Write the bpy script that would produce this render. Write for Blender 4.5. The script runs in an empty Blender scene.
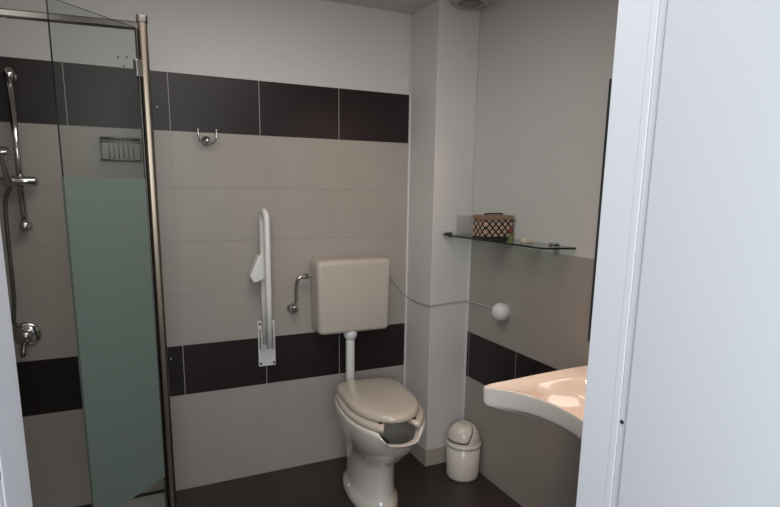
import bpy, bmesh, math, random
from mathutils import Vector, Matrix
random.seed(4)
S = bpy.context.scene
COL = S.collection
PI = math.pi

# ------------------------------------------------------------------ camera
cd = bpy.data.cameras.new('camera')
cam = bpy.data.objects.new('camera', cd); COL.objects.link(cam); S.camera = cam
cF = Vector((0.425022, 0.885816, -0.186243)); cR = Vector((0.902709, -0.429993, 0.014911)); cU = Vector((0.066874, 0.174460, 0.982391))
M = Matrix((cR, cU, -cF)).transposed().to_4x4()
M.translation = Vector((-0.623436, -2.766225, 1.516953))
cam.matrix_world = M
cd.sensor_width = 36.0; cd.sensor_fit = 'HORIZONTAL'
cd.lens = 25.7044
cd.shift_y = 39.0 / 780.0          # the photograph is cropped: its optical centre lies below the middle
cd.clip_start = 0.02

# ------------------------------------------------------------------ world, lights, exposure
W = bpy.data.worlds.new('world'); S.world = W; W.use_nodes = True
W.node_tree.nodes['Background'].inputs[0].default_value = (0.80, 0.88, 1.0, 1)
W.node_tree.nodes['Background'].inputs[1].default_value = 0.65
S.view_settings.view_transform = 'Standard'
S.view_settings.look = 'None'
S.view_settings.gamma = 1.0
S.view_settings.use_curve_mapping = False
S.view_settings.exposure = 0.0

def area(name, loc, target, sx, sy, power, col):
    l = bpy.data.lights.new(name, 'AREA'); l.shape = 'RECTANGLE'; l.size = sx; l.size_y = sy
    l.energy = power; l.color = col
    o = bpy.data.objects.new(name, l); COL.objects.link(o)
    o.location = loc
    o.rotation_euler = (Vector(target) - Vector(loc)).to_track_quat('-Z', 'Y').to_euler()
    return o
area('hall_daylight', (-0.78, -3.6, 1.70), (0.10, -1.9, 1.3), 1.1, 1.0, 33, (0.94, 0.97, 1.0))
l = area('basin_lamp', (0.82, -1.47, 2.05), (0.72, -1.36, 0.8), 0.30, 0.05, 1.15, (1.0, 0.55, 0.32)); l.data.spread = math.radians(62)
sl = bpy.data.lights.new('added_warm_spot', 'SPOT'); sl.energy = 12; sl.color = (1.0, 0.60, 0.36); sl.spot_size = math.radians(42); sl.spot_blend = 1.0; sl.shadow_soft_size = 0.06  # added spot, puts a warm glow on the back wall near the tank
so_ = bpy.data.objects.new('added_warm_spot', sl); COL.objects.link(so_); so_.location = (0.70, -1.50, 2.10)
so_.rotation_euler = (Vector((0.46, 0.0, 1.38)) - so_.location).to_track_quat('-Z', 'Y').to_euler()
area('added_ceiling_fill', (-0.35, -1.25, 2.37), (-0.45, -1.1, 0.0), 1.1, 1.1, 16.0, (1.0, 0.95, 0.92))  # unseen fill light, added to brighten the shower and walls

# ------------------------------------------------------------------ materials
def lin(c):
    return tuple(((x/255)/12.92 if x/255 <= 0.04045 else ((x/255+0.055)/1.055)**2.4) for x in c) + (1,)
def mat(name, rgb, rough=0.5, metal=0.0, noise=0.0, nscale=8.0, bump=0.0, coat=0.0, spec=0.5, **kw):
    m = bpy.data.materials.new(name); m.use_nodes = True
    nt = m.node_tree; b = nt.nodes['Principled BSDF']
    c = lin(rgb)
    b.inputs['Base Color'].default_value = c
    b.inputs['Roughness'].default_value = rough
    b.inputs['Metallic'].default_value = metal
    b.inputs['Specular IOR Level'].default_value = spec
    b.inputs['Coat Weight'].default_value = coat
    if noise or bump:
        tc = nt.nodes.new('ShaderNodeTexCoord'); n = nt.nodes.new('ShaderNodeTexNoise')
        n.inputs['Scale'].default_value = nscale; n.inputs['Detail'].default_value = 4
        nt.links.new(tc.outputs['Object'], n.inputs['Vector'])
        if noise:
            mx = nt.nodes.new('ShaderNodeMix'); mx.data_type = 'RGBA'
            mx.inputs[6].default_value = tuple(x*(1-noise) for x in c[:3])+(1,)
            mx.inputs[7].default_value = tuple(min(1, x*(1+noise)) for x in c[:3])+(1,)
            nt.links.new(n.outputs['Fac'], mx.inputs[0]); nt.links.new(mx.outputs[2], b.inputs['Base Color'])
        if bump:
            bp = nt.nodes.new('ShaderNodeBump'); bp.inputs['Strength'].default_value = bump
            bp.inputs['Distance'].default_value = 0.002
            nt.links.new(n.outputs['Fac'], bp.inputs['Height']); nt.links.new(bp.outputs[0], b.inputs['Normal'])
    return m

def tile_mat(name, axis, u0, bands):
    """wall tiles 0.40 x 0.25 m; grout lines, dark courses; axis = 0 (runs along X) or 1 (along Y)"""
    m = bpy.data.materials.new(name); m.use_nodes = True
    nt = m.node_tree; N = nt.nodes; L = nt.links; b = N['Principled BSDF']
    tc = N.new('ShaderNodeTexCoord'); sp = N.new('ShaderNodeSeparateXYZ'); L.new(tc.outputs['Object'], sp.inputs[0])
    def math_(op, a, bb=None, c=None):
        n = N.new('ShaderNodeMath'); n.operation = op
        for i, v in enumerate((a, bb, c)):
            if v is None: continue
            if isinstance(v, (int, float)): n.inputs[i].default_value = v
            else: L.new(v, n.inputs[i])
        return n.outputs[0]
    u = math_('SUBTRACT', sp.outputs[axis], u0); z = sp.outputs[2]
    uc = math_('DIVIDE', u, 0.4016); zc = math_('DIVIDE', z, 0.25)
    du = math_('MULTIPLY', math_('PINGPONG', uc, 0.5), 0.4016)      # distance to a vertical joint
    dz = math_('MULTIPLY', math_('PINGPONG', zc, 0.5), 0.25)
    vj = math_('LESS_THAN', du, 0.0016); hj = math_('LESS_THAN', dz, 0.0012)
    dark = None
    for a, c in bands:
        k = math_('MULTIPLY', math_('GREATER_THAN', z, a), math_('LESS_THAN', z, c))
        dark = k if dark is None else math_('MAXIMUM', dark, k)
    b.inputs['Specular IOR Level'].default_value = 0.3
    # per tile tint
    cv = N.new('ShaderNodeCombineXYZ'); L.new(math_('FLOOR', uc), cv.inputs[0]); L.new(math_('FLOOR', zc), cv.inputs[1])
    wn = N.new('ShaderNodeTexWhiteNoise'); wn.noise_dimensions = '2D'; L.new(cv.outputs[0], wn.inputs['Vector'])
    ns = N.new('ShaderNodeTexNoise'); ns.inputs['Scale'].default_value = 5; ns.inputs['Detail'].default_value = 5
    L.new(tc.outputs['Object'], ns.inputs['Vector'])
    def mix(f, a, c):
        n = N.new('ShaderNodeMix'); n.data_type = 'RGBA'
        for i, v in ((0, f), (6, a), (7, c)):
            if isinstance(v, tuple): n.inputs[i].default_value = v
            elif isinstance(v, (int, float)): n.inputs[i].default_value = v
            else: L.new(v, n.inputs[i])
        return n.outputs[2]
    beige = mix(ns.outputs['Fac'], lin((157, 150, 142)), lin((168, 161, 153)))
    beige = mix(math_('MULTIPLY', wn.outputs['Value'], 0.35), beige, lin((166, 159, 153)))
    drk = mix(ns.outputs['Fac'], lin((34, 27, 28)), lin((42, 34, 35)))
    body = mix(dark, beige, drk)
    joint = mix(dark, lin((172, 166, 160)), lin((165, 160, 155)))
    hjoint = mix(dark, lin((136, 131, 126)), lin((100, 96, 92)))
    c1 = mix(math_('MULTIPLY', hj, 0.55), body, hjoint)
    c2 = mix(math_('MULTIPLY', vj, math_('MULTIPLY_ADD', dark, 0.4, 0.6)), c1, joint)
    L.new(c2, b.inputs['Base Color'])
    anyj = math_('MAXIMUM', vj, hj)
    L.new(math_('MULTIPLY_ADD', anyj, 0.4, 0.36), b.inputs['Roughness'])
    bp = N.new('ShaderNodeBump'); bp.inputs['Strength'].default_value = 0.5; bp.inputs['Distance'].default_value = 0.0015
    h = math_('SUBTRACT', math_('MULTIPLY', ns.outputs['Fac'], 0.25), anyj)
    L.new(h, bp.inputs['Height']); L.new(bp.outputs[0], b.inputs['Normal'])
    return m

def glass_mat(name, tint, refl=0.5, rough=0.0, diffuse=0.0, dcol=(1, 1, 1, 1)):
    m = bpy.data.materials.new(name); m.use_nodes = True
    nt = m.node_tree; N = nt.nodes; L = nt.links
    N.remove(N['Principled BSDF']); out = N['Material Output']
    t = N.new('ShaderNodeBsdfTransparent'); t.inputs[0].default_value = tint
    g = N.new('ShaderNodeBsdfGlossy'); g.inputs['Roughness'].default_value = rough
    fr = N.new('ShaderNodeLayerWeight'); fr.inputs['Blend'].default_value = 0.5
    pw = N.new('ShaderNodeMath'); pw.operation = 'POWER'; pw.inputs[1].default_value = 5.0; L.new(fr.outputs['Facing'], pw.inputs[0])
    ma = N.new('ShaderNodeMath'); ma.operation = 'MULTIPLY_ADD'; ma.inputs[1].default_value = 0.95; ma.inputs[2].default_value = 0.04; L.new(pw.outputs[0], ma.inputs[0])
    mu = N.new('ShaderNodeMath'); mu.operation = 'MULTIPLY'; mu.inputs[1].default_value = refl; L.new(ma.outputs[0], mu.inputs[0])
    mx = N.new('ShaderNodeMixShader'); L.new(mu.outputs[0], mx.inputs[0]); L.new(t.outputs[0], mx.inputs[1]); L.new(g.outputs[0], mx.inputs[2])
    last = mx.outputs[0]
    if diffuse:
        d = N.new('ShaderNodeBsdfDiffuse'); d.inputs[0].default_value = dcol
        tr = N.new('ShaderNodeBsdfTranslucent'); tr.inputs[0].default_value = dcol
        m1 = N.new('ShaderNodeMixShader'); m1.inputs[0].default_value = 0.4
        L.new(d.outputs[0], m1.inputs[1]); L.new(tr.outputs[0], m1.inputs[2])
        m2 = N.new('ShaderNodeMixShader'); m2.inputs[0].default_value = diffuse
        L.new(last, m2.inputs[1]); L.new(m1.outputs[0], m2.inputs[2]); last = m2.outputs[0]
    L.new(last, out.inputs[0])
    return m

m_paint = mat('wall_paint', (205, 203, 198), 0.75, noise=0.02, nscale=3, bump=0.15)
m_paint_col = mat('column_paint', (208, 205, 202), 0.6, noise=0.02, nscale=3, bump=0.1)
m_ceil = mat('ceiling_paint', (200, 194, 190), 0.85, noise=0.02, nscale=2)
m_tile_back = tile_mat('tile_back', 0, 0.0, [(0.5, 0.75), (1.75, 2.0)])
m_tile_right = tile_mat('tile_right', 1, -0.714, [(0.5, 0.75)])
m_tile_left = tile_mat('tile_left', 1, 0.0, [(0.5, 0.75), (1.75, 2.0)])
m_skirt = mat('skirting_tile', (178, 168, 156), 0.35, noise=0.05, nscale=10)
m_edge = mat('tile_edge_profile', (225, 224, 222), 0.4)
m_white_lacq = mat('door_white', (222, 225, 230), 0.42, noise=0.01, nscale=2)
m_ceramic = mat('ceramic', (222, 216, 206), 0.10, coat=0.5, noise=0.01)
m_ceramic_in = mat('ceramic_inside', (200, 196, 190), 0.10, coat=0.5)
m_basin = mat('basin_ceramic', (228, 222, 214), 0.10, coat=0.5)
m_seat = mat('seat_plastic', (194, 183, 169), 0.14, coat=0.3)
m_tank = mat('tank_plastic', (188, 180, 169), 0.28)
m_wplast = mat('white_plastic', (224, 223, 219), 0.30)
m_bin = mat('bin_plastic', (222, 216, 205), 0.22)
m_chrome = mat('chrome', (200, 198, 195), 0.12, metal=1.0)
m_dchrome = mat('dark_chrome', (120, 116, 112), 0.2, metal=1.0)
m_profile = mat('satin_profile', (122, 112, 99), 0.30, metal=1.0)
m_hose = mat('hose_metal', (130, 128, 124), 0.35, metal=0.9)
m_leaf = mat('door_leaf_white', (210, 213, 218), 0.42, noise=0.01, nscale=2)
m_tube = mat('grey_tube', (184, 180, 174), 0.45)
m_black = mat('black_plastic', (20, 18, 18), 0.4)
m_seal_gap_shade = mat('silicone_gap_shade', (30, 28, 28), 0.6)  # tray silicone, and the painted shade around the bin flap
m_tray = mat('tray_acrylic', (195, 190, 184), 0.3)
m_glass = glass_mat('clear_shower_glass', (0.93, 0.955, 0.945, 1), 1.0)
m_glass_edge = mat('glass_edge', (38, 44, 42), 0.1)
m_frost = glass_mat('frosted_glass', (0.8, 0.9, 0.87, 1), 0.5, 0.2, 0.93, lin((136, 150, 141)))
m_shelf = glass_mat('shelf_glass', (0.80, 0.93, 0.88, 1), 1.3)
m_shelf_edge = mat('shelf_glass_edge', (22, 34, 30), 0.08)
m_mirror = mat('mirror_silver', (235, 238, 238), 0.02, metal=1.0)
m_mirror_back = mat('mirror_edge', (55, 58, 62), 0.3)
m_clear = glass_mat('clear_plastic', (0.965, 0.965, 0.97, 1), 0.6, 0.05, 0.07, lin((190, 188, 186)))
m_brown = mat('brown_board', (140, 112, 88), 0.55, noise=0.1, nscale=40)
m_green = glass_mat('green_bottle_glass', (0.75, 0.84, 0.62, 1), 1.0, 0.05, 0.4, lin((150, 165, 110)))
m_red = mat('red_cap', (110, 34, 28), 0.4)
m_soap = mat('cream_soap', (205, 196, 180), 0.5)
m_vent = mat('vent_grey', (170, 160, 155), 0.3, noise=0.15, nscale=30)
m_vent_d = mat('vent_slot', (130, 122, 118), 0.5)
m_water = mat('bowl_water', (92, 98, 102), 0.03)

def floor_mat():
    m = bpy.data.materials.new('dark_floor_tiles'); m.use_nodes = True
    nt = m.node_tree; N = nt.nodes; L = nt.links; b = N['Principled BSDF']
    tc = N.new('ShaderNodeTexCoord'); br = N.new('ShaderNodeTexBrick')
    br.offset = 0.0; br.squash = 1.0
    br.inputs['Scale'].default_value = 1.0; br.inputs['Brick Width'].default_value = 0.333; br.inputs['Row Height'].default_value = 0.333
    br.inputs['Mortar Size'].default_value = 0.002; br.inputs['Mortar Smooth'].default_value = 0.3
    br.inputs['Color1'].default_value = lin((66, 56, 54)); br.inputs['Color2'].default_value = lin((58, 50, 49)); br.inputs['Mortar'].default_value = lin((40, 36, 35))
    L.new(tc.outputs['Object'], br.inputs['Vector'])
    ns = N.new('ShaderNodeTexNoise'); ns.inputs['Scale'].default_value = 9; ns.inputs['Detail'].default_value = 6; L.new(tc.outputs['Object'], ns.inputs['Vector'])
    mx = N.new('ShaderNodeMix'); mx.data_type = 'RGBA'; mx.blend_type = 'MULTIPLY'; mx.inputs[0].default_value = 0.45
    L.new(br.outputs['Color'], mx.inputs[6]); L.new(ns.outputs['Fac'], mx.inputs[7]); L.new(mx.outputs[2], b.inputs['Base Color'])
    b.inputs['Roughness'].default_value = 0.38
    return m
m_floor = floor_mat()

def lattice_mat():
    """beige cloth with diagonal black and dark red checks"""
    m = bpy.data.materials.new('diagonal_check_cloth'); m.use_nodes = True
    nt = m.node_tree; N = nt.nodes; L = nt.links; b = N['Principled BSDF']
    tc = N.new('ShaderNodeTexCoord'); sp = N.new('ShaderNodeSeparateXYZ'); L.new(tc.outputs['Object'], sp.inputs[0])
    def mt(op, a, bb=None):
        n = N.new('ShaderNodeMath'); n.operation = op
        for i, v in enumerate((a, bb)):
            if v is None: continue
            if isinstance(v, (int, float)): n.inputs[i].default_value = v
            else: L.new(v, n.inputs[i])
        return n.outputs[0]
    h = mt('ADD', sp.outputs[0], sp.outputs[1])
    d1 = mt('ADD', h, sp.outputs[2]); d2 = mt('SUBTRACT', h, sp.outputs[2])
    col = lin((216, 190, 164))
    prev = None
    def line(d, off, w):
        return mt('LESS_THAN', mt('PINGPONG', mt('ADD', d, off), 0.0175), w)
    k = mt('MAXIMUM', line(d1, 0, 0.0065), line(d2, 0, 0.0065))
    r = mt('MAXIMUM', line(d1, 0.0175, 0.0014), line(d2, 0.0175, 0.0014))
    a = N.new('ShaderNodeMix'); a.data_type = 'RGBA'; a.inputs[6].default_value = col; a.inputs[7].default_value = lin((120, 50, 40)); L.new(r, a.inputs[0])
    c = N.new('ShaderNodeMix'); c.data_type = 'RGBA'; L.new(a.outputs[2], c.inputs[6]); c.inputs[7].default_value = lin((34, 24, 22)); L.new(k, c.inputs[0])
    L.new(c.outputs[2], b.inputs['Base Color']); b.inputs['Roughness'].default_value = 0.7
    return m
m_check = lattice_mat()

# ------------------------------------------------------------------ helpers
def finish(name, bm, m, parent=None, smooth=False, kind=None, bevel=0.0, seg=2, mats=None, loc=None):
    bmesh.ops.recalc_face_normals(bm, faces=bm.faces)
    me = bpy.data.meshes.new(name); bm.to_mesh(me); bm.free()
    for mm in (mats or [m]): me.materials.append(mm)
    for p in me.polygons: p.use_smooth = smooth
    o = bpy.data.objects.new(name, me); COL.objects.link(o)
    if loc is not None: o.location = loc
    if parent: o.parent = parent
    if kind: o['kind'] = kind
    if bevel:
        b = o.modifiers.new('bevel', 'BEVEL'); b.width = bevel; b.segments = seg; b.limit_method = 'ANGLE'; b.angle_limit = 0.6
        for p in me.polygons: p.use_smooth = True
        w = o.modifiers.new('wn', 'WEIGHTED_NORMAL'); w.keep_sharp = False
    return o
def bx(bm, x0, x1, y0, y1, z0, z1):
    r = bmesh.ops.create_cube(bm, size=1.0)
    for v in r['verts']:
        v.co = Vector(((x0+x1)/2 + v.co.x*(x1-x0), (y0+y1)/2 + v.co.y*(y1-y0), (z0+z1)/2 + v.co.z*(z1-z0)))
    return r['verts']
def tube(bm, pts, r, n=12, closed=False, caps=True):
    pts = [Vector(p) for p in pts]; k = len(pts); rings = []
    rr = r if isinstance(r, (list, tuple)) else [r]*k
    up = Vector((0, 0, 1)); prev = None
    for i, p in enumerate(pts):
        if closed: t = (pts[(i+1) % k] - pts[i-1])
        else: t = pts[min(i+1, k-1)] - pts[max(i-1, 0)]
        t.normalize()
        if prev is None:
            a = up if abs(t.dot(up)) < 0.9 else Vector((1, 0, 0))
            u = t.cross(a).normalized()
        else:
            u = (prev - t*prev.dot(t)).normalized()
        prev = u; w = t.cross(u)
        rings.append([bm.verts.new(p + (u*math.cos(2*PI*j/n) + w*math.sin(2*PI*j/n))*rr[i]) for j in range(n)])
    m = k if closed else k-1
    for i in range(m):
        a, b = rings[i], rings[(i+1) % k]
        for j in range(n): bm.faces.new((a[j], a[(j+1) % n], b[(j+1) % n], b[j]))
    if caps and not closed:
        bm.faces.new(rings[0][::-1]); bm.faces.new(rings[-1])
def cyl(bm, a, b, r, n=24, r2=None): tube(bm, [a, b], [r, r if r2 is None else r2], n)
def smooth_path(pts, sub=6, closed=False):
    pts = [Vector(p) for p in pts]; out = []; n = len(pts)
    rng = n if closed else n-1
    for i in range(rng):
        if closed: p0, p1, p2, p3 = pts[i-1], pts[i], pts[(i+1) % n], pts[(i+2) % n]
        else: p0, p1, p2, p3 = pts[max(i-1, 0)], pts[i], pts[i+1], pts[min(i+2, n-1)]
        for s in range(sub):
            t = s/sub
            out.append(0.5*((2*p1)+(p2-p0)*t+(2*p0-5*p1+4*p2-p3)*t*t+(3*p1-p0-3*p2+p3)*t**3))
    if not closed: out.append(pts[-1])
    return out
def lathe(bm, prof, c=(0, 0, 0), n=40, axis='z'):
    """prof: (radius, height) pairs; closes on axis where radius is 0"""
    c = Vector(c); rings = []
    def pt(r, h, a):
        x, y = r*math.cos(a), r*math.sin(a)
        if axis == 'z': return c + Vector((x, y, h))
        if axis == 'y': return c + Vector((x, -h, y))
        return c + Vector((-h, x, y))
    for r, h in prof:
        if r < 1e-6: rings.append([bm.verts.new(pt(0, h, 0))])
        else: rings.append([bm.verts.new(pt(r, h, 2*PI*j/n)) for j in range(n)])
    for a, b in zip(rings, rings[1:]):
        for j in range(n):
            k = (j+1) % n
            if len(a) == 1 and len(b) == 1: continue
            if len(a) == 1: bm.faces.new((a[0], b[j], b[k]))
            elif len(b) == 1: bm.faces.new((a[j], a[k], b[0]))
            else: bm.faces.new((a[j], a[k], b[k], b[j]))
def loft(bm, rings, cap0=True, cap1=True):
    rs = [[bm.verts.new(Vector(p)) for p in r] for r in rings]
    n = len(rs[0])
    for a, b in zip(rs, rs[1:]):
        for j in range(n): bm.faces.new((a[j], a[(j+1) % n], b[(j+1) % n], b[j]))
    if cap0: bm.faces.new(rs[0][::-1])
    if cap1: bm.faces.new(rs[-1])
    return rs
def thing(name, label, cat, loc, group=None):
    o = bpy.data.objects.new(name, None); COL.objects.link(o); o.location = loc
    o['label'] = label; o['category'] = cat
    if group: o['group'] = group
    o.empty_display_size = 0.05
    return o
def part(t, name, bm, m, **k):
    """mesh built in world coordinates, moved into the frame of its parent"""
    base = t
    off = Vector(t.location)
    while base.parent: base = base.parent; off += Vector(base.location)
    for v in bm.verts: v.co -= off
    return finish(name, bm, m, parent=t, **k)
def tag(o, label, cat, group=None):
    o['label'] = label; o['category'] = cat
    if group: o['group'] = group
def origin(o, loc):
    """move the object's origin without moving its mesh"""
    d = Vector(loc) - o.location
    o.data.transform(Matrix.Translation(-d)); o.location = loc

# ------------------------------------------------------------------ the room
XL, XR, YD, ZC = -1.09, 1.037, -2.0, 2.40
CX, CY = 0.805, -0.283              # column in the back right corner
DX0, DX1, DT, DH = -0.750, 0.176, -2.062, 2.08   # doorway

bm = bmesh.new(); bx(bm, -2.3, 2.1, -5.2, 0.1, -0.12, 0.0); finish('floor', bm, m_floor, kind='structure')
bm = bmesh.new(); bx(bm, XL-0.1, XR+0.1, DT, 0.1, ZC, ZC+0.1); finish('ceiling', bm, m_ceil, kind='structure')
# back wall, painted above two metres of tile
bm = bmesh.new(); bx(bm, XL-0.1, XR+0.1, 0.006, 0.12, 0, ZC); wb = finish('wall_back', bm, m_paint, kind='structure')
bm = bmesh.new(); bx(bm, XL-0.1, CX+0.01, 0.0, 0.006, 0, 2.0); finish('tiling', bm, m_tile_back, parent=wb, kind='structure')
bm = bmesh.new(); bx(bm, XR+0.006, XR+0.12, DT, 0.12, 0, ZC); wr = finish('wall_right', bm, m_paint, kind='structure')
bm = bmesh.new(); bx(bm, XR, XR+0.006, YD, CY+0.02, 0, 1.25); finish('tiling', bm, m_tile_right, parent=wr, kind='structure')
bm = bmesh.new(); bx(bm, XR+0.003, XR+0.006, YD, CY+0.02, 1.25, ZC); finish('plaster', bm, m_paint, parent=wr, kind='structure')
bm = bmesh.new(); bx(bm, XL-0.12, XL-0.006, DT, 0.12, 0, ZC); wl = finish('wall_left', bm, m_paint, kind='structure')
bm = bmesh.new(); bx(bm, XL-0.006, XL, YD, 0.0, 0, 2.0); finish('tiling', bm, m_tile_left, parent=wl, kind='structure')
# column boxing in the corner
bm = bmesh.new(); bx(bm, CX, XR+0.002, CY, 0.0, 0, ZC)
col = finish('wall_column', bm, m_paint_col, kind='structure', bevel=0.003)
bm = bmesh.new(); bx(bm, CX-0.008, XR, CY-0.008, 0.0, 0, 0.098); finish('baseboard_column', bm, m_skirt, kind='structure', bevel=0.0015)
bm = bmesh.new(); bx(bm, CX-0.006, CX-0.0005, -0.012, 0.0, 0.0, 2.0); finish('trim_1', bm, m_edge, kind='structure')
bm = bmesh.new(); bx(bm, XR-0.006, XR-0.0002, CY-0.010, CY-0.001, 0.099, 1.25); finish('trim_2', bm, m_edge, kind='structure')
# door wall
bm = bmesh.new()
bx(bm, XL-0.12, DX0-0.02, DT, YD, 0, ZC); bx(bm, DX1+0.02, XR+0.12, DT, YD, 0, ZC); bx(bm, DX0-0.02, DX1+0.02, DT, YD, DH+0.02, ZC)
finish('wall_door', bm, m_paint, kind='structure')
# door lining with a stop bead and a rounded casing edge on the hall side
def lining(name, side, x, dt):
    s = side
    def q(a, b): return (min(a, b), max(a, b))
    bm = bmesh.new(); bx(bm, *q(x, x+s*0.020), dt-0.004, YD+0.004, 0, DH)
    o = finish(name, bm, m_white_lacq, kind='structure')
    bm = bmesh.new(); bx(bm, *q(x-s*0.0008, x+s*0.019), dt-0.018, dt-0.0042, 0, DH); finish('stop', bm, m_white_lacq, parent=o, kind='structure', bevel=0.0008, seg=2)
    bm = bmesh.new(); bx(bm, *q(x+s*0.0005, x+s*0.030), dt-0.036, dt-0.0182, 0, DH); finish('casing', bm, m_white_lacq, parent=o, kind='structure', bevel=0.003, seg=3)
    return o
lining('trim_3', 1, DX1, DT); lining('trim_4', -1, DX0, DT-0.055)
bm = bmesh.new(); bx(bm, DX0, DX1, DT-0.004, YD+0.004, DH, DH+0.02); finish('trim_5', bm, m_white_lacq, kind='structure')
# open door leaf, swung out into the hall on the right
bm = bmesh.new(); bx(bm, 0.0, 0.88, -0.04, 0.0, 0.008, DH)
leaf = finish('door_1', bm, m_leaf, kind='structure', bevel=0.002)
leaf.location = (DX1+0.033, DT-0.040, 0); leaf.rotation_euler = (0, 0, math.radians(-90))

# screw caps on the door lining
def cap_disc(name, label, cat, p, ax, r, m, group=None, h=0.002):
    bm = bmesh.new(); lathe(bm, [(0, h), (r*0.7, h), (r, 0.0), (0, 0)], (0, 0, 0), 16, axis=ax)
    o = finish(name, bm, m, smooth=False); o.location = p; tag(o, label, cat, group); return o
cap_disc('screw_cap', 'small dark screw hole cap on the right door lining', 'screw cap', (DX1+0.0004, -2.088, 1.101), 'x', 0.004, m_black)
cap_disc('screw_cap', 'small grey screw cap on the left door lining by photo edge', 'screw cap', (DX0-0.0004, -2.140, 1.229), 'x', 0.0045, m_dchrome)
cap_disc('wall_plug', 'tiny pale plug in upper dark tile course beside shower post', 'wall plug', (-0.452, -0.0003, 1.849), 'y', 0.0035, m_wplast)
cap_disc('wall_plug', 'tiny pale plug in lower dark tile course beside shower post', 'wall plug', (-0.458, -0.0003, 0.690), 'y', 0.0035, m_wplast)
for x, z, w in ((-0.594, 2.042, 'upper left'), (-0.559, 2.045, 'upper right'), (-0.573, 2.008, 'lowest')):
    cap_disc('drill_hole', 'dark drill hole above the wire basket, %s of three' % w, 'hole', (x, 0.0057, z), 'y', 0.004, m_black, 'drill holes above the wire basket')

# ------------------------------------------------------------------ shower
bm = bmesh.new(); bx(bm, XL+0.001, -0.50, -0.80, -0.001, 0.0, 0.012)
tr = finish('shower_tray', bm, m_tray, bevel=0.004); tag(tr, 'low pale shower tray behind the glass enclosure', 'shower tray')
origin(tr, (-0.78, -0.4, 0)); 
bm = bmesh.new(); bx(bm, XL+0.001, -0.50, -0.010, -0.0008, 0.0125, 0.024)
o = part(tr, 'seal', bm, m_seal_gap_shade); o['label'] = 'dark silicone strip along the wall'

PX, PY, PH = -0.534, -0.800, 1.995
enc = thing('shower_enclosure', 'chrome framed glass shower enclosure with half frosted open door', 'shower enclosure', (-0.52, -0.4, 0))
bm = bmesh.new()
# main post: rounded section
def rrect(cx, cy, w, d, r, n=4):
    out = []
    for sx, sy, a0 in ((1, 1, 0), (-1, 1, 90), (-1, -1, 180), (1, -1, 270)):
        for k in range(n+1):
            a = math.radians(a0 + 90*k/n)
            out.append((cx + sx*(w/2-r) + r*math.cos(a), cy + sy*(d/2-r) + r*math.sin(a)))
    return out
s = rrect(PX+0.004, PY, 0.028, 0.03, 0.010, 6)
loft(bm, [[(x, y, z) for x, y in s] for z in (0.0, PH)])
part(enc, 'post', bm, m_profile, smooth=False, bevel=0.001)
bm = bmesh.new(); bx(bm, PX-0.0185, PX-0.0105, PY-0.012, PY+0.012, 0.02, PH-0.02); part(enc, 'seal_strip', bm, m_dchrome, bevel=0.002)
bm = bmesh.new(); s2 = rrect(PX+0.004, PY, 0.032, 0.034, 0.008, 4)
loft(bm, [[(x, y, z) for x, y in s2] for z in (PH, PH+0.02)]); part(enc, 'post_cap', bm, m_dchrome, bevel=0.001)
# side panel from the wall profile to the post
def slab(bm, a, b, t, z0, z1):
    a = Vector((a[0], a[1], 0)); b = Vector((b[0], b[1], 0)); d = (b-a).normalized(); n = Vector((-d.y, d.x, 0))*t/2
    ring = [a-n, b-n, b+n, a+n]
    return loft(bm, [[(p.x, p.y, z) for p in ring] for z in (z0, z1)])
bm = bmesh.new(); slab(bm, (-0.484, -0.012), (PX+0.006, PY+0.015), 0.006, 0.02, PH-0.01)
part(enc, 'side_panel', bm, m_glass)
bm = bmesh.new(); bx(bm, -0.497, -0.474, -0.020, -0.0005, 0.0, PH-0.01); part(enc, 'wall_profile', bm, m_profile, bevel=0.003)
# top rail to the left
bm = bmesh.new(); ra = Vector((PX, PY, 1.985)); rb = Vector((XL+0.004, -0.735, 1.985))
d = (rb-ra).normalized(); n = Vector((-d.y, d.x, 0))
def bar(bm, a, b, w, h):
    a = Vector(a); b = Vector(b); d = (b-a).normalized(); n = Vector((-d.y, d.x, 0)).normalized()
    r = [(-w/2+.004, -h/2), (w/2-.004, -h/2), (w/2, -h/2+.004), (w/2, h/2-.004), (w/2-.004, h/2), (-w/2+.004, h/2), (-w/2, h/2-.004), (-w/2, -h/2+.004)]
    loft(bm, [[p + n*x + Vector((0, 0, z)) for x, z in r] for p in (a, b)])
bar(bm, ra + d*0.006, rb, 0.022, 0.022)
part(enc, 'top_rail', bm, m_chrome, smooth=False)
bm = bmesh.new(); bar(bm, Vector((PX-0.01, PY, 0.024)), Vector((XL+0.004, -0.735, 0.024)), 0.02, 0.02); part(enc, 'bottom_rail', bm, m_profile)
# door leaf, opened outwards at 45 degrees
hx, hy = PX-0.016, PY-0.018; dl = 0.295; c45 = 0.70711
door = bpy.data.objects.new('door', None); COL.objects.link(door); door.parent = enc
door.location = Vector((hx, hy, 0)) - Vector(enc.location); door.empty_display_size = 0.05
def dp(t, o=0): return (hx - c45*t + c45*o, hy - c45*t - c45*o)
bm = bmesh.new()
slab(bm, dp(0.0), dp(dl), 0.006, 0.03, 1.975)
for f in bm.faces:
    nrm = f.normal
bm.normal_update()
for f in bm.faces:
    n_ = f.normal
    f.material_index = 1 if abs(n_.z) > 0.9 or abs(n_.x*(-c45) + n_.y*(-c45)) > 0.9 else 0
part(door, 'glass_pane', bm, m_glass, mats=[m_glass, m_glass_edge])
bm = bmesh.new()
a, b = dp(0.004), dp(dl+0.0015); slab(bm, a, b, 0.0088, 0.515, 1.530)
o = part(door, 'frosted_band', bm, m_frost); o['label'] = 'green grey frosted privacy band'
for z in (1.86, 0.30):
    bm = bmesh.new(); a, b = dp(-0.012, 0), dp(0.012, 0); slab(bm, a, b, 0.016, z-0.025, z+0.025); part(door, 'hinge', bm, m_chrome, bevel=0.003)

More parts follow.
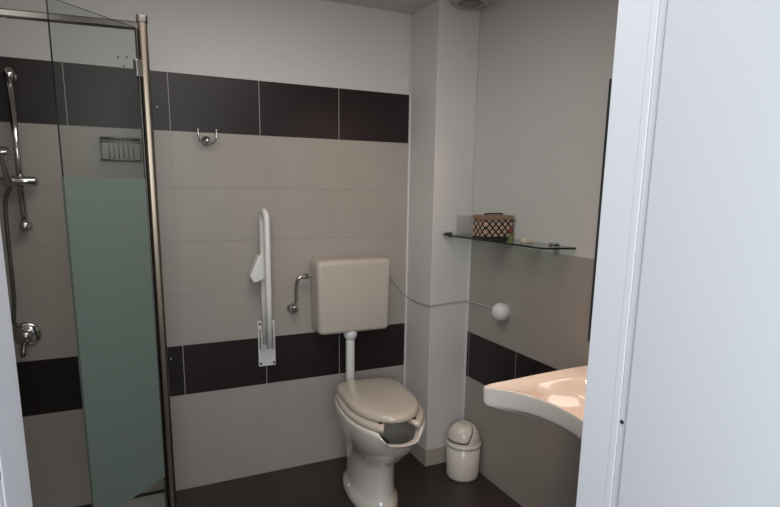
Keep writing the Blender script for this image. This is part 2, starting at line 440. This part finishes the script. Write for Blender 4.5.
# shower bar
sb = thing('shower_bar', 'chrome vertical shower bar with slider on tiled wall', 'shower bar', (-0.985, 0, 1.30))
BX, BY = -0.985, -0.055
bm = bmesh.new(); cyl(bm, (BX, BY, 1.335), (BX, BY, 1.925), 0.0125); part(sb, 'bar', bm, m_chrome, smooth=True)
for z in (1.925, 1.335):
    bm = bmesh.new()
    lathe(bm, [(0, -0.022), (0.012, -0.022), (0.018, -0.012), (0.020, 0.0), (0.018, 0.014), (0.010, 0.024), (0, 0.026)], (BX, BY, z), 24)
    br = part(sb, 'bracket', bm, m_chrome, smooth=True)
    bm = bmesh.new(); cyl(bm, (BX, BY+0.012, z), (BX, -0.001, z), 0.010, 16)
    lathe(bm, [(0.022, 0.0), (0.022, 0.004), (0.012, 0.010), (0, 0.010)], (BX, -0.0005, z), 24, axis='y')
    part(br, 'rosette', bm, m_chrome, smooth=True)
bm = bmesh.new()
lathe(bm, [(0, -0.066), (0.013, -0.066), (0.020, -0.054), (0.021, 0.03), (0.015, 0.060), (0, 0.064)], (BX-0.002, BY-0.018, 1.518), 24, axis='x')
part(sb, 'slider', bm, m_chrome, smooth=True)
hs = thing('hand_shower', 'chrome hand shower with hose held on the shower bar', 'hand shower', (-1.02, -0.11, 1.50))
bm = bmesh.new(); pth = smooth_path([(-1.012, -0.100, 1.50), (-1.020, -0.118, 1.56), (-1.025, -0.140, 1.625)], 6)
tube(bm, pth, [0.011+0.003*math.sin(i/12*PI) for i in range(len(pth))], 16); part(hs, 'handle', bm, m_chrome, smooth=True)
bm = bmesh.new()
lathe(bm, [(0, 0.022), (0.02, 0.019), (0.036, 0.006), (0.040, -0.004), (0.036, -0.010), (0, -0.010)], (-1.022, -0.160, 1.625), 32)
part(hs, 'head', bm, m_chrome, smooth=True)
bm = bmesh.new()
pth = smooth_path([(-1.012, -0.100, 1.50), (-1.040, -0.080, 1.43), (-1.048, -0.06, 1.25), (-1.052, -0.045, 1.05), (-1.062, -0.040, 0.95), (-1.062, -0.030, 0.925), (-1.052, -0.022, 0.915)], 10)
tube(bm, pth, [0.0075 + 0.0008*(i % 2) for i in range(len(pth))], 10); part(hs, 'hose', bm, m_hose, smooth=True)

mv = thing('shower_mixer', 'round chrome shower mixer with lever low on tiled wall', 'mixer', (-1.026, 0, 0.872))
bm = bmesh.new(); lathe(bm, [(0.054, 0), (0.054, 0.004), (0.045, 0.012), (0.022, 0.016), (0, 0.016)], (-1.026, -0.0005, 0.872), 36, axis='y'); part(mv, 'rosette', bm, m_chrome, smooth=True)
bm = bmesh.new(); lathe(bm, [(0.022, 0.014), (0.025, 0.03), (0.025, 0.055), (0.017, 0.066), (0, 0.068)], (-1.026, -0.0005, 0.872), 30, axis='y'); part(mv, 'knob', bm, m_chrome, smooth=True)
bm = bmesh.new(); tube(bm, smooth_path([(-1.028, -0.050, 0.862), (-1.034, -0.065, 0.830), (-1.038, -0.085, 0.795)], 4), [0.010]*8+[0.007], 12); part(mv, 'lever', bm, m_dchrome, smooth=True)

# wire basket
wb_ = thing('wire_basket', 'chrome wire soap basket on the wall seen through shower glass', 'basket', (-0.60, 0, 1.61))
x0, x1, y0, y1, z0, z1 = -0.684, -0.532, -0.004, -0.100, 1.612, 1.702
bm = bmesh.new()
for z, r in ((z1, 0.0034), (z1-0.018, 0.0024), (z0, 0.0032)):
    tube(bm, smooth_path([(x0, y0, z), (x0, y1+0.03, z), (x0+0.03, y1, z), (x1-0.03, y1, z), (x1, y1+0.03, z), (x1, y0, z)], 4), r, 8)
tube(bm, [(x0, y0, z1), (x1, y0, z1)], 0.003, 8); tube(bm, [(x0, y0, z0), (x1, y0, z0)], 0.0026, 8)
part(wb_, 'rim', bm, m_hose, smooth=True)
for i in range(6):
    x = x0 + 0.030 + (x1-x0-0.060)*i/5
    bm = bmesh.new(); tube(bm, [(x, y1, z1), (x, y1, z0), (x, y0, z0)], 0.0022, 6); part(wb_, 'wire', bm, m_hose, smooth=True)
for x in (x0, x1):
    for y in (y1+0.030, y1+0.060):
        bm = bmesh.new(); tube(bm, [(x, y, z1), (x, y, z0)], 0.0022, 6); part(wb_, 'wire', bm, m_hose, smooth=True)

# ------------------------------------------------------------------ robe hook
hk = thing('robe_hook', 'chrome double robe hook on wall under the dark tiles', 'hook', (-0.248, 0, 1.71))
bm = bmesh.new(); lathe(bm, [(0.024, 0.0), (0.024, 0.004), (0.018, 0.012), (0.010, 0.018), (0.010, 0.034), (0.013, 0.038), (0.010, 0.046), (0, 0.048)], (-0.250, -0.0005, 1.712), 32, axis='y'); part(hk, 'rosette', bm, m_chrome, smooth=True)
for s in (-1, 1):
    bm = bmesh.new()
    tube(bm, smooth_path([(-0.250, -0.03, 1.706), (-0.250+s*0.020, -0.038, 1.700), (-0.250+s*0.036, -0.046, 1.716), (-0.250+s*0.040, -0.050, 1.752)], 6), 0.0042, 12)
    lathe(bm, [(0, -0.007), (0.006, -0.004), (0.0075, 0), (0.006, 0.005), (0, 0.007)], (-0.250+s*0.040, -0.050, 1.757), 16)
    part(hk, 'prong', bm, m_chrome, smooth=True)

# ------------------------------------------------------------------ folding grab rail
gr = thing('grab_rail', 'white folding grab rail raised upright on the back wall', 'grab rail', (0.0, 0, 0.62))
bm = bmesh.new()
bx(bm, -0.040, 0.048, -0.008, -0.0005, 0.598, 0.838)
part(gr, 'wall_plate', bm, m_wplast, bevel=0.004)
for xa in (-0.036, 0.024):
    bm = bmesh.new(); bx(bm, xa, xa+0.006, -0.066, -0.0082, 0.70, 0.80); part(gr, 'bracket', bm, m_wplast, bevel=0.002)
for x, z in ((-0.030, 0.614), (0.038, 0.614), (-0.030, 0.824)):
    bm = bmesh.new(); lathe(bm, [(0.006, 0), (0.006, 0.003), (0, 0.003)], (x, -0.0082, z), 12, axis='y'); part(gr, 'screw', bm, m_dchrome)
bm = bmesh.new()
yb, yf, zt = -0.050, -0.150, 1.345
pts = [(-0.002, yb, 0.73), (-0.002, yb, 1.0)]
pts += [(-0.002, yb, zt)] + [(-0.002, (yb+yf)/2 + (yb-yf)/2*math.cos(a), zt + (yb-yf)/2*math.sin(a)) for a in [PI*k/12 for k in range(1, 12)]] + [(-0.002, yf, zt), (-0.002, yf, 1.0), (-0.002, yf, 0.735)]
pts = [(x-0.012, y, z) for x, y, z in pts]
tube(bm, pts, 0.0145, 18); part(gr, 'tube_loop', bm, m_wplast, smooth=True)
bm = bmesh.new(); cyl(bm, (-0.034, -0.048, 0.75), (0.028, -0.048, 0.75), 0.009, 16); part(gr, 'pivot', bm, m_dchrome, smooth=True)
bm = bmesh.new()
# angled plastic paper holder clipped to the rear tube
loft(bm, [[(-0.090, y, 1.082), (-0.072, y, 1.050), (-0.010, y, 1.070), (0.006, y, 1.170), (-0.045, y, 1.188)] for y in (-0.045, -0.105)])
part(gr, 'roll_holder', bm, m_wplast, bevel=0.008, seg=3)
bm = bmesh.new()
lathe(bm, [(0.0065, 0), (0.0065, 0.003), (0, 0.003)], (-0.012, -0.105, 1.162), 12, axis='y'); part(gr, 'clip', bm, m_black)

# ------------------------------------------------------------------ flush tank
TX0, TX1, TZ0, TZ1, TY = 0.234, 0.640, 0.765, 1.150, -0.145
tk = thing('flush_tank', 'off white wall hung flush tank with white downpipe above toilet', 'cistern', (0.415, 0, 0.77))
def tsec(z, ins, y0, y1, taper):
    cx = (TX0+TX1)/2; w = (TX1-TX0) - 2*taper - 2*ins
    return [(x, y, z) for x, y in rrect(cx, (y0+y1)/2, w, abs(y1-y0)-2*ins, 0.022, 5)]
bm = bmesh.new()
zs = [(TZ0, 0.030, 0.008), (TZ0+0.001, 0.016, 0.008), (TZ0+0.004, 0.008, 0.0075), (TZ0+0.014, 0.001, 0.007), (TZ0+0.02, 0, 0.0065), (0.90, 0.0, 0.005), (1.05, 0, 0.002)]
zs += [(TZ1-0.034, 0.0, 0.0), (TZ1-0.022, 0.0005, 0.0), (TZ1-0.012, 0.004, 0), (TZ1-0.005, 0.010, 0), (TZ1-0.001, 0.019, 0), (TZ1, 0.028, 0), (TZ1, 0.045, 0)]
loft(bm, [tsec(z, i, -0.004, TY, t) for z, i, t in zs]); part(tk, 'body', bm, m_tank, smooth=True)
PXp, PYp = 0.424, -0.105
bm = bmesh.new(); lathe(bm, [(0, 0.012), (0.034, 0.012), (0.036, -0.004), (0.034, -0.022), (0.026, -0.030), (0.026, -0.036), (0, -0.036)], (PXp, PYp, TZ0-0.006), 28); part(tk, 'collar', bm, m_wplast, smooth=True)
bm = bmesh.new(); tube(bm, smooth_path([(PXp, PYp, TZ0-0.01), (PXp, PYp, 0.62), (PXp, PYp-0.002, 0.50), (PXp, PYp-0.02, 0.435), (PXp, PYp-0.08, 0.405), (PXp, -0.23, 0.400)], 6), 0.0235, 20); part(tk, 'downpipe', bm, m_wplast, smooth=True)

av = thing('angle_valve', 'chrome stop valve and pipe feeding the flush tank', 'valve', (0.137, 0, 0.892))
bm = bmesh.new(); lathe(bm, [(0.026, 0), (0.026, 0.004), (0.018, 0.014), (0.012, 0.018), (0.012, 0.035), (0, 0.036)], (0.137, -0.0005, 0.892), 28, axis='y'); part(av, 'rosette', bm, m_chrome, smooth=True)
bm = bmesh.new(); lathe(bm, [(0.018, 0.034), (0.020, 0.038), (0.020, 0.058), (0.016, 0.064), (0, 0.064)], (0.137, -0.0005, 0.892), 10, axis='y'); part(av, 'knob', bm, m_chrome)
bm = bmesh.new(); tube(bm, smooth_path([(0.137, -0.030, 0.895), (0.152, -0.040, 0.93), (0.150, -0.052, 0.99), (0.152, -0.06, 1.035), (0.168, -0.065, 1.062), (0.221, -0.065, 1.066)], 8), 0.0085, 12); part(av, 'pipe', bm, m_chrome, smooth=True)
bm = bmesh.new(); tube(bm, [(0.186, -0.065, 1.066), (0.216, -0.065, 1.066)], 0.014, 6); part(av, 'nut', bm, m_chrome)

# ------------------------------------------------------------------ toilet
ang = math.radians(-5.0)
TO = Vector((0.432, -0.200, 0))
toil = thing('toilet', 'white floor standing toilet with front opening and closed lid', 'toilet', TO)
toil.rotation_euler = (0, 0, ang)
# local frame: s forward is -Y, x to the right
def egg(cs, a, b, z, n=64, back=0.75, zf=None):
    """ring: cs = centre along s, a half length, b half width; squarer at the back"""
    r = []
    for j in range(n):
        t = 2*PI*j/n
        c, s_ = math.cos(t), math.sin(t)           # c: +1 at front
        if c < 0:
            e = back
            x = b*math.copysign(abs(s_)**e, s_); y = -a*abs(c)**e
        else:
            x = b*s_; y = a*c
        zz = z if zf is None else zf(x, cs+y, z, c)
        r.append((x, -(cs+y), zz))
    return r
def notch(depth):
    def f(x, s, z, c):
        if c <= 0: return z
        k = max(0.0, min(1.0, (0.098-abs(x))/0.028)); k = k*k*(3-2*k)
        return z - depth*k
    return f
def lpart(name, bm, m, **k):
    return finish(name, bm, m, parent=toil, **k)
bm = bmesh.new()
prof = [(0.0, 0.215, 0.222, 0.118, None), (0.012, 0.215, 0.224, 0.121, None), (0.045, 0.215, 0.220, 0.117, None), (0.062, 0.215, 0.208, 0.106, None),
        (0.085, 0.214, 0.200, 0.101, None), (0.15, 0.214, 0.197, 0.100, None), (0.225, 0.218, 0.200, 0.103, None), (0.262, 0.236, 0.206, 0.107, None), (0.300, 0.272, 0.214, 0.118, None),
        (0.345, 0.302, 0.248, 0.139, None), (0.395, 0.322, 0.282, 0.161, 0.02), (0.445, 0.330, 0.311, 0.178, 0.10), (0.485, 0.337, 0.319, 0.183, 0.55),
        (0.499, 0.338, 0.321, 0.184, 0.85), (0.505, 0.338, 0.317, 0.180, 1.0), (0.506, 0.338, 0.306, 0.169, 1.0), (0.503, 0.338, 0.286, 0.148, 1.0), (0.493, 0.338, 0.276, 0.138, 0.9)]
rings = []
ND = 0.048
for z, cs, a, b, k in prof:
    rings.append(egg(cs, a, b, z, zf=None if k is None else notch(ND*k)))
inner = [(0.45, 0.338, 0.270, 0.132), (0.39, 0.333, 0.250, 0.120), (0.32, 0.33, 0.20, 0.10), (0.29, 0.31, 0.13, 0.075), (0.282, 0.30, 0.08, 0.05)]
for i, (z, cs, a, b) in enumerate(inner): rings.append(egg(cs, a, b, z, zf=notch(ND*(0.6 if i == 0 else 0.0)) ))
loft(bm, rings)
lpart('bowl', bm, m_ceramic, smooth=True)
bm = bmesh.new(); loft(bm, [egg(0.31, 0.13, 0.072, 0.296), egg(0.31, 0.13, 0.072, 0.297)]); lpart('water', bm, m_water)
# seat ring, open at the front
bm = bmesh.new()
n = 72; ring = []
g0 = 0.47                                       # half opening angle at the front
for j in range(n+1):
    t = g0 + (2*PI-2*g0)*j/n
    c, s_ = math.cos(t), math.sin(t)
    def P_(a, b, cs=0.338):
        if c < 0: return (b*math.copysign(abs(s_)**0.75, s_), -(cs - a*abs(c)**0.75))
        return (b*s_, -(cs + a*c))
    o1 = P_(0.309, 0.179); o2 = P_(0.302, 0.173); i1 = P_(0.232, 0.113); i2 = P_(0.225, 0.106)
    ring.append([(o1[0], o1[1], 0.509), (o1[0], o1[1], 0.523), (o2[0], o2[1], 0.531), (i1[0], i1[1], 0.533), (i2[0], i2[1], 0.525), (i2[0], i2[1], 0.509)])
rs = [[bm.verts.new(v) for v in r] for r in ring]
for a, b in zip(rs, rs[1:]):
    for k in range(6): bm.faces.new((a[k], a[(k+1) % 6], b[(k+1) % 6], b[k]))
bm.faces.new(rs[0]); bm.faces.new(rs[-1][::-1])
lpart('seat', bm, m_seat, smooth=True)
bm = bmesh.new()
def lidring(z, ins): return egg(0.340, 0.258-ins, 0.163-ins, z, back=0.36)
loft(bm, [lidring(0.536, 0.010), lidring(0.537, 0.002), lidring(0.545, 0.0), lidring(0.558, 0.003), lidring(0.565, 0.014), lidring(0.568, 0.04), lidring(0.570, 0.09), lidring(0.570, 0.14)])
lpart('lid', bm, m_seat, smooth=True)
for s in (-1, 1):
    bm = bmesh.new(); cyl(bm, (s*0.100-0.02, -0.078, 0.528), (s*0.100+0.02, -0.078, 0.528), 0.011, 16); cyl(bm, (s*0.100, -0.078, 0.504), (s*0.100, -0.078, 0.528), 0.009, 12)
    lpart('hinge', bm, m_black, smooth=True)
for s in (-1, 1):
    bm = bmesh.new(); lathe(bm, [(0, 0.012), (0.006, 0.010), (0.009, 0.0), (0, 0)], (s*0.108, -0.20, 0.050), 12); lpart('bolt_cap', bm, m_wplast, smooth=True)

bm = bmesh.new(); cyl(bm, (0.152, -0.118, 0.505), (0.152, -0.118, 0.532), 0.007, 12); lpart('hinge_pin', bm, m_black)
for x_ in (-0.078, 0.078):
    bm = bmesh.new(); bx(bm, x_-0.007, x_+0.007, -0.572, -0.560, 0.5335, 0.5365); lpart('bumper', bm, m_black)

# ------------------------------------------------------------------ flush button and its tube
fb = thing('flush_button', 'round white remote flush button with thin tube on right wall', 'flush button', (XR, -0.615, 0.928))
bm = bmesh.new(); lathe(bm, [(0.036, 0.0), (0.037, 0.005), (0.042, 0.014), (0.045, 0.030), (0.043, 0.046), (0.034, 0.060), (0.018, 0.068), (0, 0.071)], (XR-0.0005, -0.615, 0.928), 36, axis='x'); part(fb, 'button', bm, m_wplast, smooth=True)
bm = bmesh.new()
pth = smooth_path([(0.641, -0.06, 1.085), (0.675, -0.035, 1.055), (0.730, -0.010, 0.990), (0.790, -0.0075, 0.925), (0.799, -0.02, 0.912), (0.8, -0.10, 0.905), (0.7995, -0.20, 0.905), (0.799, -0.280, 0.909), (0.808, -0.2885, 0.911),
                   (0.87, -0.2885, 0.914), (0.97, -0.2885, 0.919), (1.016, -0.292, 0.920), (1.029, -0.305, 0.920), (1.031, -0.40, 0.922), (1.031, -0.50, 0.924), (1.020, -0.575, 0.927)], 6)
tube(bm, pth, 0.0038, 10); part(fb, 'air_tube', bm, m_tube, smooth=True)

# ------------------------------------------------------------------ waste bin
BC = (0.937, -0.447, 0)
wbn = thing('waste_bin', 'small cream swing lid waste bin in the corner by column', 'bin', BC)
bm = bmesh.new(); lathe(bm, [(0, 0.0), (0.078, 0.0), (0.084, 0.004), (0.086, 0.014), (0.0895, 0.185), (0.084, 0.188), (0, 0.188)], BC, 48); part(wbn, 'body', bm, m_bin, smooth=True)
bm = bmesh.new(); lathe(bm, [(0.084, 0.180), (0.0930, 0.182), (0.0942, 0.190), (0.0925, 0.197), (0.088, 0.201), (0.084, 0.201)], BC, 48); part(wbn, 'collar', bm, m_bin, smooth=True)
DE = 0.72; DHH = 0.100
bm = bmesh.new(); lathe(bm, [(0.0875, 0.200)] + [(0.0865*math.cos(a)**DE, 0.200 + DHH*math.sin(a)) for a in [PI/2*k/18 for k in range(1, 18)]] + [(0, 0.200+DHH)], BC, 56)
part(wbn, 'dome', bm, m_bin, smooth=True)
def flap(off, a0, a1, e0, e1, slope):
    bm = bmesh.new(); G = []
    for i in range(19):
        row = []
        for k in range(13):
            e = e0 + (e1-e0)*k/12; el = math.radians(e)
            az = math.radians(a0 + (a1 + (e-e0)*slope - a0)*i/18)
            r = 0.0865*math.cos(el)**DE + off*math.cos(el); h = 0.200 + DHH*math.sin(el) + off*math.sin(el)
            row.append(bm.verts.new((BC[0]+r*math.cos(az), BC[1]+r*math.sin(az), h)))
        G.append(row)
    for i in range(18):
        for k in range(12): bm.faces.new((G[i][k], G[i+1][k], G[i+1][k+1], G[i][k+1]))
    return bm
bm = flap(0.0009, 150, 250, 7, 80, 0.75); o = part(wbn, 'gap_shade', bm, m_seal_gap_shade, smooth=True)  # dark sheet standing in for the shade around the flap
so = o.modifiers.new('s', 'SOLIDIFY'); so.thickness = 0.001
bm = flap(0.0035, 148, 247.5, 10.5, 81, 0.75); o = part(wbn, 'flap', bm, m_bin, smooth=True)
so = o.modifiers.new('s', 'SOLIDIFY'); so.thickness = 0.002

# ------------------------------------------------------------------ glass shelf and the things on it
SZ = 1.282
sh = thing('glass_shelf', 'green edged glass shelf with chrome clamps on right wall', 'shelf', (XR, -0.70, SZ))
bm = bmesh.new()
out = [(XR-0.0005, -0.296), (0.870, -0.296), (0.850, -0.310), (0.893, -0.998), (0.905, -1.020), (XR-0.0005, -1.050)]
loft(bm, [[(x, y, z) for x, y in out] for z in (SZ-0.004, SZ+0.004)])
bm.normal_update()
for f in bm.faces: f.material_index = 0 if abs(f.normal.z) > 0.5 else 1
part(sh, 'pane', bm, m_shelf, mats=[m_shelf, m_shelf_edge])
def clamp(x0, x1, y0, y1):
    bm = bmesh.new(); bx(bm, x0, x1, y0, y1, SZ-0.016, SZ-0.0045); bx(bm, x0, x1, y0, y1, SZ+0.0045, SZ+0.014); part(sh, 'clamp', bm, m_chrome, bevel=0.004, seg=3)
clamp(0.868, 0.900, -0.325, -0.2840); clamp(XR-0.035, XR-0.0005, -0.955, -0.925)

SY = SZ + 0.0045
bxo = thing('fabric_box', 'lidded box covered in beige and black diagonal check on shelf', 'box', (0.944, -0.605, SY))
bm = bmesh.new(); bx(bm, 0.866, 1.022, -0.655, -0.555, SY, SY+0.088); part(bxo, 'body', bm, m_check, bevel=0.004)
bm = bmesh.new(); bx(bm, 0.863, 1.025, -0.658, -0.552, SY+0.0885, SY+0.108); o = part(bxo, 'lid', bm, m_brown, bevel=0.003); o['label'] = 'brown lid band'
bm = bmesh.new(); bx(bm, 0.8645, 1.0235, -0.6565, -0.5535, SY+0.0005, SY+0.012); part(bxo, 'base_band', bm, m_black, bevel=0.001)
bm = bmesh.new(); tube(bm, smooth_path([(0.895, -0.605, SY+0.109), (0.900, -0.605, SY+0.114), (0.945, -0.605, SY+0.115), (0.990, -0.605, SY+0.114), (0.995, -0.605, SY+0.109)], 4), 0.0035, 8); part(bxo, 'handle', bm, m_black, smooth=True)

bt = thing('small_bottle', 'tiny green bottle with dark red cap at box front corner', 'bottle', (0.872, -0.835, SY))
bm = bmesh.new(); lathe(bm, [(0, 0), (0.012, 0), (0.013, 0.003), (0.013, 0.034), (0.009, 0.041), (0.0055, 0.044), (0.0055, 0.048), (0, 0.048)], (0.872, -0.835, SY), 24); part(bt, 'body', bm, m_green, smooth=True)
bm = bmesh.new(); lathe(bm, [(0.008, 0.0445), (0.0085, 0.047), (0.0085, 0.066), (0.007, 0.068), (0, 0.068)], (0.872, -0.835, SY), 20); part(bt, 'cap', bm, m_red, smooth=True)
bm = bmesh.new(); loft(bm, [[(x, y, z) for x, y in rrect(0.958, -0.835, 0.05-i, 0.034-i, 0.008, 4)] for z, i in ((SY, 0.004), (SY+0.004, 0), (SY+0.018, 0), (SY+0.022, 0.004))])
o = finish('soap_bar', bm, m_soap, smooth=True); origin(o, (0.958, -0.835, SY)); tag(o, 'small cream wrapped soap lying near the shelf end', 'soap')
bm = bmesh.new()
r0 = rrect(0.935, -0.400, 0.090, 0.070, 0.01, 4); r1 = rrect(0.935, -0.400, 0.084, 0.064, 0.008, 4)
loft(bm, [[(x, y, z) for x, y in r0] for z in (SY, SY+0.095)] + [[(x, y, z) for x, y in r1] for z in (SY+0.095, SY+0.004)])
o = finish('clear_tumbler', bm, m_clear, smooth=False); origin(o, (0.925, -0.400, SY)); tag(o, 'clear square tumbler behind the checked box on shelf', 'tumbler')

# ------------------------------------------------------------------ mirror
mi = thing('mirror', 'tall dark edged mirror on right wall above washbasin', 'mirror', (XR, -1.47, 1.42))
bm = bmesh.new(); bx(bm, XR-0.0065, XR-0.0015, -1.756, -1.181, 0.940, 1.900); part(mi, 'backing', bm, m_mirror_back)
bm = bmesh.new(); bx(bm, XR-0.0085, XR-0.0066, -1.756, -1.181, 0.940, 1.900); part(mi, 'mirror_glass', bm, m_mirror)
bm = bmesh.new()
for a in ((-1.774, -1.7565, 0.922, 1.918), (-1.180, -1.163, 0.922, 1.918), (-1.7565, -1.180, 0.922, 0.939), (-1.7565, -1.180, 1.901, 1.918)): bx(bm, XR-0.010, XR-0.001, *a)
part(mi, 'frame', bm, m_mirror_back)  # added dark border, widened to cover the bright reflection in the glass

# ------------------------------------------------------------------ washbasin
ZB = 0.822; BYc = -1.482
bas = thing('washbasin', 'white accessible washbasin with concave front edge below mirror', 'washbasin', (XR, BYc, 0.75))
half = [(XR-0.001, 0.318), (0.90, 0.316), (0.75, 0.308), (0.62, 0.298), (0.540, 0.294), (0.506, 0.284), (0.502, 0.268), (0.524, 0.246), (0.556, 0.208), (0.588, 0.160), (0.608, 0.105), (0.618, 0.05), (0.620, 0.0)]
outl = [(x, BYc+y) for x, y in half] + [(x, BYc-y) for x, y in reversed(half[:-1])]
def dens(pts, k=4):
    o = []
    for i in range(len(pts)-1):
        for s in range(k):
            t = s/k; o.append((pts[i][0]*(1-t)+pts[i+1][0]*t, pts[i][1]*(1-t)+pts[i+1][1]*t))
    o.append(pts[-1]); return o
front = dens(outl, 3)
# close along the wall
nb = 14
back = [(XR-0.001, front[-1][1] + (front[0][1]-front[-1][1])*k/nb) for k in range(1, nb)]
OUT = front + back
cx, cy = 0.815, BYc
def inner_pt(x, y, a, b, e=1.0):
    d = math.atan2((y-cy)/0.318, (x-cx)/0.25)
    c_, s_ = math.cos(d), math.sin(d)
    return (cx-0.005 + 1.08*a*math.copysign(abs(c_)**0.62, c_), cy + 1.12*b*math.copysign(abs(s_)**0.62, s_))
def ins(x, y, k): return (cx + (x-cx)*k if x < XR-0.01 else x, cy + (y-cy)*k)
rings = []
def R_(f, z): rings.append([f(x, y) + (z,) if not callable(z) else f(x, y) + (z(x, y),) for x, y in OUT])
R_(lambda x, y: (cx+(x-cx)*0.35, cy+(y-cy)*0.35), 0.715)
R_(lambda x, y: (cx+(x-cx)*0.62, cy+(y-cy)*0.62), 0.732)
R_(lambda x, y: ins(x, y, 0.86), 0.745)
R_(lambda x, y: ins(x, y, 0.965), 0.753)
R_(lambda x, y: ins(x, y, 0.988), 0.756)
R_(lambda x, y: ins(x, y, 0.998), 0.766)
R_(lambda x, y: (x, y), ZB-0.010)
R_(lambda x, y: ins(x, y, 0.997), ZB-0.003)
R_(lambda x, y: ins(x, y, 0.985), ZB)
R_(lambda x, y: ins(x, y, 0.965), ZB-0.002)
R_(lambda x, y: ins(x, y, 0.945), ZB-0.007)
R_(lambda x, y: inner_pt(x, y, 0.170, 0.235), ZB-0.013)
R_(lambda x, y: inner_pt(x, y, 0.160, 0.224), ZB-0.020)
R_(lambda x, y: inner_pt(x, y, 0.148, 0.208), ZB-0.045)
R_(lambda x, y: inner_pt(x, y, 0.125, 0.178), ZB-0.078)
R_(lambda x, y: inner_pt(x, y, 0.085, 0.12), ZB-0.096)
R_(lambda x, y: inner_pt(x, y, 0.025, 0.03), ZB-0.100)
bm = bmesh.new(); loft(bm, rings); part(bas, 'basin', bm, m_basin, smooth=True)
bm = bmesh.new(); lathe(bm, [(0.022, 0), (0.022, 0.003), (0.015, 0.004), (0, 0.004)], (cx-0.005, cy, ZB-0.0995), 24); part(bas, 'drain', bm, m_chrome, smooth=True)

# ------------------------------------------------------------------ ceiling vent
vt = thing('ceiling_vent', 'round grey vent on the ceiling in front of column', 'vent', (0.905, -0.40, ZC))
bm = bmesh.new(); lathe(bm, [(0.092, -0.0005), (0.094, -0.012), (0.090, -0.030), (0.080, -0.042), (0.070, -0.046), (0.062, -0.040), (0.060, -0.030), (0, -0.030)], (0.905, -0.40, ZC), 48); part(vt, 'housing', bm, m_vent, smooth=True)
bm = bmesh.new(); lathe(bm, [(0, -0.052), (0.030, -0.050), (0.045, -0.044), (0.046, -0.038), (0, -0.038)], (0.905, -0.40, ZC), 32); part(vt, 'disc', bm, m_vent_d, smooth=True)
